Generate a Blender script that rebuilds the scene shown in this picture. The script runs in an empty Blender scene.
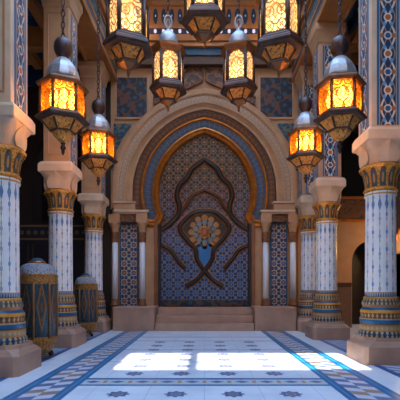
import bpy, math, random
from math import pi, sin, cos, sqrt, atan2, acos, asin, radians
random.seed(4)
SC = bpy.context.scene
COL = SC.collection
F = 406.0; CX = 204.5; HZ = 287.0; EYE = 1.3
def PX(px, py, D): return ((px-CX)*D/F, EYE+(HZ-py)*D/F)

def lin(r, g, b):
    def c(v):
        v /= 255.0
        return v/12.92 if v <= 0.04045 else ((v+0.055)/1.055)**2.4
    return (c(r), c(g), c(b), 1.0)

# ------------------------------------------------------------------ node helpers
class S:
    def __init__(s, nt, k): s.nt = nt; s.k = k
    def _b(s, op, o, rev=False):
        a, b = (o, s) if rev else (s, o)
        return s.nt.m(op, a, b)
    def __add__(s, o): return s._b('ADD', o)
    def __radd__(s, o): return s._b('ADD', o)
    def __sub__(s, o): return s._b('SUBTRACT', o)
    def __rsub__(s, o): return s._b('SUBTRACT', o, True)
    def __mul__(s, o): return s._b('MULTIPLY', o)
    def __rmul__(s, o): return s._b('MULTIPLY', o)
    def __truediv__(s, o): return s._b('DIVIDE', o)
    def __gt__(s, o): return s._b('GREATER_THAN', o)
    def __lt__(s, o): return s._b('LESS_THAN', o)
    def abs(s): return s.nt.m('ABSOLUTE', s)
    def fr(s): return s.nt.m('FRACT', s)
    def fl(s): return s.nt.m('FLOOR', s)
    def sin(s): return s.nt.m('SINE', s)
    def cos(s): return s.nt.m('COSINE', s)
    def sq(s): return s*s
    def sqrt(s): return s.nt.m('SQRT', s)
    def max(s, o): return s._b('MAXIMUM', o)
    def min(s, o): return s._b('MINIMUM', o)
    def inv(s): return s.nt.m('SUBTRACT', 1.0, s)
    def clamp(s): return s.nt.m('MINIMUM', s.nt.m('MAXIMUM', s, 0.0), 1.0)
class NT:
    def __init__(s, name):
        s.mat = bpy.data.materials.new(name); s.mat.use_nodes = True
        s.t = s.mat.node_tree; s.t.nodes.clear()
        s.out = s.t.nodes.new('ShaderNodeOutputMaterial')
    def node(s, ty): return s.t.nodes.new(ty)
    def put(s, sock, v):
        if isinstance(v, S): s.t.links.new(v.k, sock)
        elif hasattr(v, 'is_output'): s.t.links.new(v, sock)
        else: sock.default_value = v
    def m(s, op, *a):
        n = s.node('ShaderNodeMath'); n.operation = op
        for i, x in enumerate(a): s.put(n.inputs[i], x)
        return S(s, n.outputs[0])
    def obj(s):
        n = s.node('ShaderNodeTexCoord'); x = s.node('ShaderNodeSeparateXYZ')
        s.t.links.new(n.outputs['Object'], x.inputs[0]); s.co = n.outputs['Object']
        return [S(s, x.outputs[i]) for i in range(3)]
    def uv(s):
        n = s.node('ShaderNodeTexCoord'); x = s.node('ShaderNodeSeparateXYZ')
        s.t.links.new(n.outputs['UV'], x.inputs[0]); s.co = n.outputs['UV']
        return [S(s, x.outputs[i]) for i in range(2)]
    def noise(s, scale, detail=3.0, co=None, rough=.55):
        n = s.node('ShaderNodeTexNoise'); n.inputs['Scale'].default_value = scale
        n.inputs['Detail'].default_value = detail; n.inputs['Roughness'].default_value = rough
        if co is None:
            tc = s.node('ShaderNodeTexCoord'); co = tc.outputs['Object']
        s.t.links.new(co, n.inputs['Vector'])
        return S(s, n.outputs[0])
    def vor(s, scale, feat='F1'):
        n = s.node('ShaderNodeTexVoronoi'); n.feature = feat; n.inputs['Scale'].default_value = scale
        tc = s.node('ShaderNodeTexCoord'); s.t.links.new(tc.outputs['Object'], n.inputs['Vector'])
        return S(s, n.outputs['Distance'])
    def mix(s, a, b, f):
        n = s.node('ShaderNodeMix'); n.data_type = 'RGBA'
        s.put(n.inputs[0], f); s.put(n.inputs[6], a); s.put(n.inputs[7], b)
        return n.outputs[2]
    def ramp(s, f, stops, const=True):
        n = s.node('ShaderNodeValToRGB'); cr = n.color_ramp
        cr.interpolation = 'CONSTANT' if const else 'LINEAR'
        while len(cr.elements) < len(stops): cr.elements.new(0.5)
        for i, (p, c) in enumerate(stops): cr.elements[i].position = p; cr.elements[i].color = c
        s.put(n.inputs[0], f); return n.outputs[0]
    def bsdf(s, col, rough=.5, metal=0.0, bump=None, bs=.3, bd=.01, spec=.5):
        n = s.node('ShaderNodeBsdfPrincipled')
        s.put(n.inputs['Base Color'], col); s.put(n.inputs['Roughness'], rough); s.put(n.inputs['Metallic'], metal)
        n.inputs['Specular IOR Level'].default_value = spec
        if bump is not None:
            b = s.node('ShaderNodeBump'); b.inputs['Strength'].default_value = bs; b.inputs['Distance'].default_value = bd
            s.put(b.inputs['Height'], bump); s.t.links.new(b.outputs[0], n.inputs['Normal'])
        s.bs = n
        s.t.links.new(n.outputs[0], s.out.inputs[0]); return s.mat

def dist(nt, x, y): return (x*x+y*y).sqrt()
def band(x, a, b): return (x > a)*(x < b)

# palette
BEIGE = lin(190,142,100); STONE = lin(192,148,122); CREAM = lin(214,184,152)
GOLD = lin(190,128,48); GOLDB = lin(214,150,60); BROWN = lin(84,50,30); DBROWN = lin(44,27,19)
BLUE = lin(26,84,142); NAVY = lin(16,34,82); TEAL = lin(24,112,160); SKYB = lin(40,140,200); WHITE = lin(226,228,232)
RUST = lin(180,92,48)

def stone_mat(name, c, rough=.55, var=.16):
    n = NT(name); f = n.noise(3.0, 5.0); g = n.noise(40, 2)
    d = tuple(x*(1-var*1.6) for x in c[:3])+(1,)
    return n.bsdf(n.mix(d, c, ((f-.3)*2.2).clamp()), rough, 0, f*.6+g*.4, .12, .01)
M = {}
M['beige'] = stone_mat('beige_stone', BEIGE); M['stone'] = stone_mat('pink_stone', STONE, .5)
M['cream'] = stone_mat('cream_stone', CREAM, .5); M['marble'] = stone_mat('white_marble', WHITE, .3, .08)
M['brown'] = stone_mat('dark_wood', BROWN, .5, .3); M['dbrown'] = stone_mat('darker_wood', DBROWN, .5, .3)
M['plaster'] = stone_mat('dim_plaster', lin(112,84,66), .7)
def metal_mat(name, c, rough=.4, metal=.9, bsc=45, bs=.25):
    n = NT(name); f = n.noise(bsc, 4); g = n.noise(6, 3)
    d = tuple(x*.55 for x in c[:3])+(1,)
    return n.bsdf(n.mix(d, c, ((g-.3)*2.4).clamp()), rough, metal, f, bs, .006)
M['copper_stone'] = stone_mat('copper_painted_stone', lin(150,92,54), .5, .3)
M['gold'] = metal_mat('aged_gold', lin(204,120,38), .38, .55); M['goldb'] = metal_mat('bright_gold', GOLDB, .32, .7)
M['bronze'] = metal_mat('dark_bronze', lin(92,66,54), .45, .6); M['iron'] = metal_mat('iron', lin(84,66,64), .45, .7)
M['silver'] = metal_mat('pewter', lin(176,170,168), .42, .55)
M['copper'] = metal_mat('warm_bronze', lin(140,90,52), .42, .6)
M['navy'] = stone_mat('navy_paint', lin(20,44,84), .5, .3)
M['teal'] = stone_mat('teal_paint', lin(22,78,112), .5, .25)
M['orange'] = stone_mat('ochre_wood', lin(176,112,58), .5, .2)

def carved_mat(name, hi, lo, sc=14, metal=.5):
    n = NT(name); x, y, z = n.obj()
    d = n.vor(sc); e = n.vor(sc*2.1)
    p = ((d*5.5).sin()*.5+.5)*.7+(e*3)*.3
    return n.bsdf(n.mix(lo, hi, ((p-.25)*2).clamp()), .45, metal, p, .8, .02)
M['urn_gilt'] = carved_mat('urn_gilding', lin(176,120,58), lin(66,42,20), 24, .4)
M['urn_frame'] = metal_mat('urn_frame_gold', lin(160,108,52), .4, .4)
M['carved'] = carved_mat('carved_bronze', lin(226,150,66), lin(128,70,28), 22, .3)
M['gilt_carving'] = carved_mat('carved_gilt', lin(198,136,56), lin(92,52,22), 26, .55)
M['frieze'] = carved_mat('carved_frieze', lin(112,70,38), lin(44,26,16), 9, .1)

def lattice(n, u, v):
    """interlaced star lattice, u, v in cells; returns line mask and star mask"""
    fu = u.fr()-.5; fv = v.fr()-.5
    au = fu.abs(); av = fv.abs()
    mx = au.max(av); sm = au+av
    l1 = (mx-.27).abs() < .028                       # upright square
    l2 = (sm-.38).abs() < .038                       # turned square
    l3 = ((au-av).abs() < .035)*(sm > .52)           # diagonals to the corners
    l4 = (au.min(av) < .022)*(mx > .38)              # links across the cell borders
    l5 = (sm-.86).abs() < .04
    ln = l1.max(l2).max(l3).max(l4).max(l5)
    st = (dist(n, fu, fv) < .13)
    return ln, st
def lattice_mat(name, axes, cell, ground, ground2, line, star, rough=.45, edge=None):
    n = NT(name); c = n.obj(); u = c[axes[0]]/cell; v = c[axes[1]]/cell
    ln, st = lattice(n, u, v)
    g = n.mix(ground, ground2, ((n.noise(2.5, 2)-.35)*3).clamp())
    g = n.mix(g, NAVY, ((u*2).fl()+(v*2).fl()).m2() if False else (((u*2+.5).fl()+(v*2+.5).fl())*.5).fr()*1.0)
    c1 = n.mix(n.mix(g, star, st), line, ln)
    return n.bsdf(c1, rough, 0, ln, .5, .01)
M['lattice'] = lattice_mat('star_lattice_tile', (0, 2), .30, lin(10,48,88), lin(18,90,132), lin(186,160,126), lin(156,108,64))

# door: blue below, browner above (tile colours follow the photograph's ornament)
def door_mat():
    n = NT('portal_tilework'); x, y, z = n.obj()
    u = x/.29+.5; v = z/.29
    ln, st = lattice(n, u, v)
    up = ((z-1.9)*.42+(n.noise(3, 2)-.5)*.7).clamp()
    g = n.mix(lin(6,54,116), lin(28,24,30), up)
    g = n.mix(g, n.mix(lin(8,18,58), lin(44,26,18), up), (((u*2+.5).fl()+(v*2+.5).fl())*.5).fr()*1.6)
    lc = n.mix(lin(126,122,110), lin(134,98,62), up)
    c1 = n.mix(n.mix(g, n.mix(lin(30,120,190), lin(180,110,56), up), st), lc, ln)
    return n.bsdf(c1, .4, 0, ln, .6, .012)
M['door'] = door_mat()

def floral_mat(name, axis):
    n = NT(name); c = n.obj(); u = c[axis]; z = c[2]
    P = .62; au = u.abs()/.135
    ph = z*(2*pi/P)
    w = ph.cos()*.36
    v1 = ((au-(w+.5)).abs() < .13)
    v2 = ((au-(.5-w)).abs() < .07)
    p = ((z/P).fr()-.5)*P; q = (((z/P)+.5).fr()-.5)*P
    d0 = dist(n, u, p); d1 = dist(n, u.abs()-.10, q); d2 = dist(n, u, q)
    lf = dist(n, (u.abs()-.06)*1.6, (p.abs()-.115))
    c1 = n.mix(lin(18,46,84), lin(150,130,104), v2)
    c1 = n.mix(c1, lin(210,196,172), v1)
    c1 = n.mix(c1, lin(90,150,190), (lf < .042)*1.0)
    c1 = n.mix(c1, lin(214,200,176), (d2 < .07)*1.0); c1 = n.mix(c1, lin(26,84,130), (d2 < .046)*1.0)
    c1 = n.mix(c1, lin(166,92,52), (d1 < .04)*1.0)
    c1 = n.mix(c1, lin(220,206,180), (d0 < .072)*1.0); c1 = n.mix(c1, lin(172,92,50), (d0 < .048)*1.0)
    ed = u.abs() > .135
    c1 = n.mix(c1, lin(190,160,110), ed); c1 = n.mix(c1, lin(24,92,140), u.abs() > .147)
    return n.bsdf(c1, .4, 0, v1, .3, .006)
M['floral_x'] = floral_mat('floral_tile', 0); M['floral_y'] = floral_mat('floral_tile_side', 1)

def shaft_mat():
    n = NT('painted_marble_shaft'); x, y, z = n.obj()
    a = n.m('ARCTAN2', y, x)*(14/(2*pi))
    k = (a.fl()*.5).fr()*2                       # 0 or 1 alternate strand
    s = (a.fr()-.5).abs()
    b = ((z*(pi/.15)+k*1.57).sin()).abs()
    b2 = ((z*(pi/.30)+k*.8).sin()).abs()
    wd = b*b*b*.06+.025
    wl = ((b2-.86)*1.3).max(0.0)
    bead = (s < wd); loz = (s < wl)
    base = n.mix(lin(222,222,224), lin(240,236,230), ((n.noise(5, 4)-.3)*2.4).clamp())
    c1 = n.mix(base, lin(184,142,106), bead)
    c1 = n.mix(c1, n.mix(lin(112,148,184), lin(160,164,174), k), loz)
    tp = band(z, 2.60, 2.86); lz = (s < ((.13-(z-2.73).abs())*2.2).max(0.0))*tp
    c1 = n.mix(c1, lin(96,138,178), lz)
    fr_ = (a*3).fr()-.5
    low = band(z, 1.1, 1.20)
    c1 = n.mix(c1, n.mix(lin(70,110,150), lin(170,180,190), (fr_.abs() < .2)*1.0), low)
    c1 = n.mix(c1, lin(190,140,80), band(z, 1.2, 1.215).max(band(z, 2.9, 2.93)))
    return n.bsdf(c1, .32, 0, None)
M['shaft'] = shaft_mat()
def base_mat():
    n = NT('banded_base'); x, y, z = n.obj()
    a = n.m('ARCTAN2', y, x)*(28/(2*pi)); t = (z-.42)/.72
    g = GOLD; st = [(0, lin(150,96,50)), (.03, lin(28,66,100)), (.17, GOLD), (.20, lin(164,136,108)), (.29, GOLD), (.32, lin(96,86,80)), (.36, lin(14,92,136)),
          (.44, lin(176,150,116)), (.47, lin(112,66,36)), (.60, GOLDB), (.67, lin(20,84,124)), (.73, lin(160,114,76)), (.80, lin(74,80,84)), (.93, GOLD)]
    c1 = n.ramp(t, st)
    p = (a.fr()-.5).abs(); w = ((z*(pi/.07)).sin()).abs()
    mk = (p < w*.28)*(band(t, .03, .17).max(band(t, .20, .29)).max(band(t, .45, .60)).max(band(t, .80, .93)))
    c1 = n.mix(c1, lin(190,160,112), mk)
    return n.bsdf(c1, .35, .15, mk, .4, .01)
M['base'] = base_mat()
def capital_mat():
    n = NT('gilt_capital'); x, y, z = n.obj()
    a = n.m('ARCTAN2', y, x)*(12/(2*pi)); t = (z-2.97)/.46
    f = a.fr()-.5
    arch = (dist(n, f*1.0, ((t-.45)*.9).max(0.0)) < .36)*(t > .14)*(t < .82)
    inn = (dist(n, f, ((t-.45)*.9).max(0.0)) < .25)*(t > .18)*(t < .82)
    fl = (dist(n, f, (t-.45)*.7) < .13)
    nz = n.vor(30)
    c1 = n.mix(lin(150,92,40), GOLDB, ((nz-.2)*2.5).clamp())
    c1 = n.mix(c1, lin(120,72,34), arch); c1 = n.mix(c1, lin(34,92,104), inn); c1 = n.mix(c1, lin(190,140,80), fl)
    return n.bsdf(c1, .4, .35, arch*.6-inn*.5+fl*.4+nz*.3, .7, .02)
M['capital'] = capital_mat()

def fret_mat():
    n = NT('fretwork_stone'); u, v = n.uv()
    fu = (u/.15).fr()-.5; fv = v-.5
    d = (fu.abs()).max(fv.abs()*1.0)
    ln = band(d, .32, .40).max(band(d, .13, .20)*((fu > .0).max(fv > 0.0)))
    c1 = n.mix(lin(196,160,126), lin(120,84,62), ln)
    return n.bsdf(c1, .55, 0, ln.inv(), .8, .015)
M['fret'] = fret_mat()
def scroll_uv(name, lo, mid, hi, per, metal=0.0):
    n = NT(name); u, v = n.uv()
    ph = u*(2*pi/per); w = ph.sin()*.26
    fv = v-.5
    a = ((fv-w).abs() < .07).max((fv+w).abs() < .07)
    p = (u/(per/2)).fr()-.5
    dd = dist(n, p*1.0, fv)
    fl = (dd < .17); q = dist(n, ((u/(per/2)+.5).fr()-.5), fv)
    c1 = n.mix(lo, mid, a); c1 = n.mix(c1, hi, fl.max(q < .1)); c1 = n.mix(c1, mid, fv.abs() > .42)
    return n.bsdf(c1, .42, metal, a+fl, .6, .012)
M['band_brown'] = scroll_uv('brown_scroll_band', lin(52,27,15), lin(108,60,28), lin(134,78,36), .34)
M['band_blue'] = scroll_uv('blue_scroll_band', lin(16,50,82), lin(88,64,40), lin(44,98,130), .36)

def scroll_panel(name, lo, mid, hi, s=1.0):
    n = NT(name); x, y, z = n.obj()
    nx = n.noise(2.2*s, 1); nz = n.m('ADD', n.noise(2.9*s, 1), 0.0)
    r = ((x*(9*s)+nx*9).sin()+(z*(9*s)+nz*9).sin())
    e = ((x*17*s).sin()*(z*17*s+nx*6).sin())
    a = (r.abs() < .42); b = (e > .45)
    c1 = n.mix(lo, hi, b); c1 = n.mix(c1, mid, a)
    return n.bsdf(c1, .5, 0, a, .6, .012)
M['scroll_panel'] = scroll_panel('blue_brown_scrollwork', lin(14,26,40), lin(92,52,28), lin(26,64,84))
M['scroll_blue'] = scroll_panel('teal_scrollwork', lin(18,58,78), lin(100,100,80), lin(44,96,112), 1.6)
M['scroll_brown'] = scroll_panel('brown_scrollwork', lin(84,50,32), lin(128,80,50), lin(60,36,26), 1.2)
M['coffer'] = scroll_panel('coffer_painting', lin(18,46,76), lin(36,76,104), lin(110,74,44), 1.1)

def dado_mat():
    n = NT('shade_darkened_dado'); x, y, z = n.obj()  # tile colours darkened to carry the aisle's shade
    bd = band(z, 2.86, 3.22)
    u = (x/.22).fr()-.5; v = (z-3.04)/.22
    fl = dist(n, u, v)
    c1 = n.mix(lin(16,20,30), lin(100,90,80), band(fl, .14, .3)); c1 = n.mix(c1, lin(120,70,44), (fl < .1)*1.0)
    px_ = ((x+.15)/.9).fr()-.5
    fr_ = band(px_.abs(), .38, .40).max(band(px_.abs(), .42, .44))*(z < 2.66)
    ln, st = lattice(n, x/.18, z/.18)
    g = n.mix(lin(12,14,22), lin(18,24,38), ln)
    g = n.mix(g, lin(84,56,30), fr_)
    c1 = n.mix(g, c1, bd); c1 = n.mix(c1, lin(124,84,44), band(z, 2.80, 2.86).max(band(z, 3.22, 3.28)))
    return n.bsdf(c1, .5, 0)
M['dado'] = dado_mat()

def floor_mat():
    n = NT('inlaid_marble_floor'); x, y, z = n.obj()
    ax = x.abs()
    base = n.mix(lin(216,219,226), lin(240,241,244), ((n.noise(1.6, 5, None, .6)-.32)*2.6).clamp())
    # flagstone joints
    j = (((x/.7).fr()-.5).abs() > .492).max(((y/.7).fr()-.5).abs() > .492)
    base = n.mix(base, lin(176,186,204), j*(ax < 1.7)*.6)
    # rosettes
    rx = ((x/.70)).fr()-.5; ry = (y/.58).fr()-.5
    rx = rx*.70; ry = ry*.58
    an = n.m('ARCTAN2', ry, rx); rd = dist(n, rx, ry)
    pet = rd < ((an*8).cos()*.02+.125)
    core = rd < .035; ring = band(rd, .05, .065)
    ros = pet*(ax < 1.42)*(y < 9.7)*(y > 1.0)
    c1 = n.mix(base, lin(44,66,116), ros*.92)
    c1 = n.mix(c1, lin(150,170,200), ros*ring); c1 = n.mix(c1, lin(150,120,100), ros*core)
    # crosswise band
    cb = band(y, 5.34, 5.80)*(ax < 1.7)
    c1 = n.mix(c1, lin(206,206,206), cb)
    cu = (x/.34).fr()-.5; cv = (y-5.57)/.34
    dm = (cu.abs()+cv.abs()*1.4 < .30)
    c1 = n.mix(c1, lin(70,90,130), cb*dm); c1 = n.mix(c1, lin(190,140,90), cb*(cu.abs() > .42)*(cv.abs() < .2))
    ce = (band(y, 5.34, 5.42).max(band(y, 5.70, 5.80)))*(ax < 1.7)
    c1 = n.mix(c1, lin(0,104,156), ce)
    th = (band(y, 9.75, 9.82).max(band(y, 10.5, 10.58)).max(band(y, 8.4, 8.44)).max(band(y, 7.05, 7.08)))*(ax < 1.7)
    c1 = n.mix(c1, lin(70,112,170), th)
    # lengthwise bands
    lb = band(ax, 1.68, 2.32)
    q = (ax-1.8)/.2
    k = (((y/.17+q*.5).fl()+q.fl())*.5).fr()*2
    k2 = (((y/.17+q*.5).fl()+q.fl()*2)/3).fr()
    pc = n.mix(lin(92,112,152), lin(168,134,116), (k2 > .5)*1.0)
    lc = n.mix(lin(216,216,222), pc, k)
    c1 = n.mix(c1, lc, lb)
    le = band(ax, 1.66, 1.80).max(band(ax, 2.20, 2.36))
    c1 = n.mix(c1, lin(0,104,156), le)
    lw = band(ax, 1.72, 1.74).max(band(ax, 2.27, 2.29))
    c1 = n.mix(c1, lin(70,160,200), lw)
    # band on the column line
    ob = band(ax, 2.86, 3.46)
    ot = ((y/.26+ax*3).fr() < .45)
    c1 = n.mix(c1, n.mix(lin(200,206,216), lin(96,116,160), ot), ob)
    c1 = n.mix(c1, lin(24,84,150), band(ax, 2.80, 2.92).max(band(ax, 3.40, 3.52)))
    mt = n.bsdf(c1, n.noise(4, 3)*.2+.22, 0, None, spec=.45)
    return mt
M['floor'] = floor_mat()

def urn_mat():
    n = NT('urn_panels'); x, y, z = n.obj()
    a = n.m('ARCTAN2', y, x)*(8/(2*pi)); f = a.fr()-.5
    t = (z-.95)/.62
    d1 = (f.abs()*2.0+t.abs()*.9); dm = band(d1, .52, .66); d2 = dist(n, f, t*.5)
    nz = n.vor(26)
    g = n.mix(lin(22,34,48), lin(50,74,86), ((nz-.15)*3).clamp())
    c1 = n.mix(g, lin(150,104,54), dm); c1 = n.mix(c1, lin(120,84,44), (band(d2, .16, .21)).max(d2 < .07))
    c1 = n.mix(c1, lin(140,88,40), (t.abs() > .92))
    return n.bsdf(c1, .4, .35, dm+nz*.4, .6, .012)
M['urn'] = urn_mat()

def glass_mat(name, colr, dark, strength, arch, tint):
    n = NT(name); u, v = n.uv()
    fu = u-.5; cu = (u*2).fr()-.5; cv = (v*2.6).fr()-.5
    r = dist(n, cu, cv)
    ln = ((r-.36).abs() < .05).max((cu.abs()-cv.abs()).abs() < .045).max((r-.13).abs() < .035)
    d0 = (dist(n, fu*1.15, (v-.5)*1.1)-.30).abs() < .025
    ln = ln.max(d0)
    edge = (fu.abs() > .47).max((v-.5).abs() > .475)
    ln = ln.max(edge)
    if arch:
        # arched pane: dark metal outside a pointed arch
        top = dist(n, fu*.86, (v-.62).max(0.0)) > .385
        plate = top.max(fu.abs() > .40).max(v < .05)
    em = n.node('ShaderNodeEmission'); em.inputs[0].default_value = colr; em.inputs[1].default_value = strength
    tr = n.node('ShaderNodeBsdfTransparent'); tr.inputs[0].default_value = tint
    mx = n.node('ShaderNodeMixShader'); mx.inputs[0].default_value = .45
    n.t.links.new(em.outputs[0], mx.inputs[2]); n.t.links.new(tr.outputs[0], mx.inputs[1])
    pb = n.node('ShaderNodeBsdfPrincipled'); pb.inputs['Base Color'].default_value = dark
    pb.inputs['Roughness'].default_value = .5
    tl = n.node('ShaderNodeBsdfTranslucent'); tl.inputs[0].default_value = dark
    m1 = n.node('ShaderNodeMixShader'); m1.inputs[0].default_value = .12
    n.t.links.new(pb.outputs[0], m1.inputs[1]); n.t.links.new(tl.outputs[0], m1.inputs[2])
    m2 = n.node('ShaderNodeMixShader'); n.put(m2.inputs[0], ln)
    n.t.links.new(mx.outputs[0], m2.inputs[1]); n.t.links.new(m1.outputs[0], m2.inputs[2])
    res = m2
    if arch:
        pf = n.node('ShaderNodeBsdfPrincipled'); pf.inputs['Base Color'].default_value = lin(92,70,62); pf.inputs['Roughness'].default_value = .45
        m3 = n.node('ShaderNodeMixShader'); n.put(m3.inputs[0], plate)
        n.t.links.new(m2.outputs[0], m3.inputs[1]); n.t.links.new(pf.outputs[0], m3.inputs[2]); res = m3
    n.t.links.new(res.outputs[0], n.out.inputs[0])
    return n.mat
M['amber'] = glass_mat('amber_glass', lin(255,166,18), lin(150,70,10), .62, False, lin(255,204,100))
M['pale'] = glass_mat('pale_glass', lin(255,228,164), lin(190,130,60), 1.9, True, lin(255,226,160))
def emit(name, c, s):
    n = NT(name); e = n.node('ShaderNodeEmission'); e.inputs[0].default_value = c; e.inputs[1].default_value = s
    n.t.links.new(e.outputs[0], n.out.inputs[0]); return n.mat
M['bulb'] = emit('bulb', lin(255,228,160), 22.0); M['bulbw'] = emit('pale_bulb', lin(255,220,150), 7.0)
M['lamp'] = emit('cornice_lamp', lin(235,225,255), 1.0)

# ------------------------------------------------------------------ mesh builder
class MB:
    def __init__(s): s.v = []; s.f = []; s.m = []; s.s = []; s.u = {}
    def add(s, vs, fs, mat=0, smooth=False, uvs=None):
        o = len(s.v); s.v += [tuple(p) for p in vs]
        for i, f in enumerate(fs):
            if uvs is not None: s.u[len(s.f)] = uvs[i]
            s.f.append(tuple(o+k for k in f)); s.m.append(mat); s.s.append(smooth)
        return s
    def box(s, x0, x1, y0, y1, z0, z1, mat=0):
        v = [(x, y, z) for z in (z0, z1) for y in (y0, y1) for x in (x0, x1)]
        return s.add(v, [(0,2,3,1),(4,5,7,6),(0,1,5,4),(2,6,7,3),(0,4,6,2),(1,3,7,5)], mat)
    def lathe(s, prof, n=32, smooth=True, rot=0., c=(0,0), mat=0, cap=True, ang=None):
        vs = []; n = len(ang) if ang else n
        for r, z in prof:
            for k in range(n):
                a = ang[k] if ang else rot+2*pi*k/n; vs.append((c[0]+r*cos(a), c[1]+r*sin(a), z))
        fs = []
        for i in range(len(prof)-1):
            for k in range(n):
                k2 = (k+1) % n
                fs.append((i*n+k, i*n+k2, (i+1)*n+k2, (i+1)*n+k))
        s.add(vs, fs, mat, smooth)
        if cap:
            s.add(vs[:n], [tuple(reversed(range(n)))], mat); s.add(vs[-n:], [tuple(range(n))], mat)
        return s
    def loft(s, rings, smooth=True, mat=0, cap=True):
        n = len(rings[0]); vs = [p for r in rings for p in r]; fs = []
        for i in range(len(rings)-1):
            for k in range(n):
                k2 = (k+1) % n; fs.append((i*n+k, i*n+k2, (i+1)*n+k2, (i+1)*n+k))
        s.add(vs, fs, mat, smooth)
        if cap: s.add(rings[0], [tuple(reversed(range(n)))], mat); s.add(rings[-1], [tuple(range(n))], mat)
        return s
    def tube(s, path, r, n=8, mat=0, closed=False, flat=1.0):
        rings = []; N = len(path)
        for i, p in enumerate(path):
            a = path[(i-1) % N] if (closed or i > 0) else p; b = path[(i+1) % N] if (closed or i < N-1) else p
            t = [b[k]-a[k] for k in range(3)]; L = sqrt(sum(x*x for x in t)) or 1; t = [x/L for x in t]
            up = (0, 1, 0) if abs(t[1]) < .9 else (1, 0, 0)
            e = (t[1]*up[2]-t[2]*up[1], t[2]*up[0]-t[0]*up[2], t[0]*up[1]-t[1]*up[0]); L = sqrt(sum(x*x for x in e)); e = [x/L for x in e]
            g = (e[1]*t[2]-e[2]*t[1], e[2]*t[0]-e[0]*t[2], e[0]*t[1]-e[1]*t[0])
            rr = r[i] if isinstance(r, (list, tuple)) else r
            rings.append([tuple(p[k]+rr*(cos(2*pi*j/n)*e[k]+flat*sin(2*pi*j/n)*g[k]) for k in range(3)) for j in range(n)])
        if closed: rings.append(rings[0])
        return s.loft(rings, True, mat, not closed)
    def prism(s, poly, y0, y1, mat=0):
        """polygon in x,z extruded along y"""
        n = len(poly)
        v = [(x, y0, z) for x, z in poly]+[(x, y1, z) for x, z in poly]
        fs = [tuple(range(n)), tuple(reversed(range(n, 2*n)))]+[(i, i+n, (i+1) % n+n, (i+1) % n) for i in range(n)]
        return s.add(v, fs, mat)
    def build(s, name, mats, parent=None, bevel=0, seg=2):
        me = bpy.data.meshes.new(name); me.from_pydata(s.v, [], s.f)
        for m in (mats if isinstance(mats, (list, tuple)) else [mats]): me.materials.append(M[m] if isinstance(m, str) else m)
        me.polygons.foreach_set('material_index', s.m); me.polygons.foreach_set('use_smooth', s.s)
        if s.u:
            ul = me.uv_layers.new(name='UVMap')
            for i, uvs in s.u.items():
                for k, li in enumerate(me.polygons[i].loop_indices): ul.data[li].uv = uvs[k]
        import bmesh
        bm = bmesh.new(); bm.from_mesh(me); bmesh.ops.remove_doubles(bm, verts=bm.verts, dist=1e-5)
        bmesh.ops.recalc_face_normals(bm, faces=bm.faces); bm.to_mesh(me); bm.free()
        o = bpy.data.objects.new(name, me); COL.objects.link(o)
        if parent: o.parent = parent
        if bevel:
            b = o.modifiers.new('bevel', 'BEVEL'); b.width = bevel; b.segments = seg; b.limit_method = 'ANGLE'; b.angle_limit = radians(40)
        return o
def thing(name, label, cat, loc=(0,0,0), rz=0., group=None):
    o = bpy.data.objects.new(name, None); COL.objects.link(o); o.empty_display_size = .2
    o.location = loc; o.rotation_euler = (0, 0, rz); return tag(o, label, cat, group)
def tag(o, label, cat, group=None):
    o['label'] = label; o['category'] = cat
    if group: o['group'] = group
    return o
def struct(o, label=None, cat=None):
    o['kind'] = 'structure'
    if label: o['label'] = label; o['category'] = cat or o.name.split('_')[0]
    return o
def dup(root, loc, rz, label, skip=(), **kw):
    r = root.copy(); COL.objects.link(r); r.location = loc; r.rotation_euler = (0, 0, rz); r['label'] = label
    for k, v in kw.items(): r[k] = v
    for ch in list(root.children):
        if ch.name.split('.')[0] in skip: continue
        c = ch.copy(); COL.objects.link(c); c.parent = r
        for g in list(ch.children):
            d = g.copy(); COL.objects.link(d); d.parent = c
    return r

# ------------------------------------------------------------------ the portal's arch curves
K = .0322                       # metres per photo pixel at the portal wall
ZC = 4.36                       # spring of the arch
def curve(a, e, drop=0., mode='leg', n=22, leg=None):
    """two-centred arch from left foot to right foot; a, e in photo pixels at the wall"""
    R = (a+e)*K; E = e*K; pa = acos(E/R)
    p0 = -asin(min(drop/R, .9)) if mode == 'shoe' else 0.
    right = [(-E+R*cos(p0+(pa-p0)*i/n), ZC+R*sin(p0+(pa-p0)*i/n)) for i in range(n+1)]
    if mode == 'leg' and leg is not None:
        right = [(a*K, leg)]+right
    left = [(-x, z) for x, z in right]
    return left[:-1]+[(0, right[-1][1])]+list(reversed(right[:-1]))
def sweep(mb, prof, drop=0., mode='leg', leg=None, mat=0, smooth=False, closed=True):
    """prof: list of (a, e, Y)"""
    cs = [[(x, Y, z) for x, z in curve(a, e, drop, mode, leg=leg)] for a, e, Y in prof]
    n = len(cs[0]); P = len(cs)
    for i in range(P if closed else P-1):
        A, B = cs[i], cs[(i+1) % P]
        vs = A+B; fs = []; uvs = []; L = 0
        for k in range(n-1):
            dl = sqrt(sum((A[k+1][q]-A[k][q])**2 for q in range(3)))
            fs.append((k, k+1, n+k+1, n+k)); uvs.append([(L, 0), (L+dl, 0), (L+dl, 1), (L, 1)]); L += dl
        mb.add(vs, fs, mat, smooth, uvs)
    if closed:
        for e in (0, -1): mb.add([c[e] for c in cs], [tuple(range(P))], mat, False, [[(0, 0)]*P])
    return mb

# ================================================================== SETTING
YB = 13.0
fl = MB().box(-6.2, 6.2, -3.2, 15.2, -.2, 0); struct(fl.build('floor', 'floor'))
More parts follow.
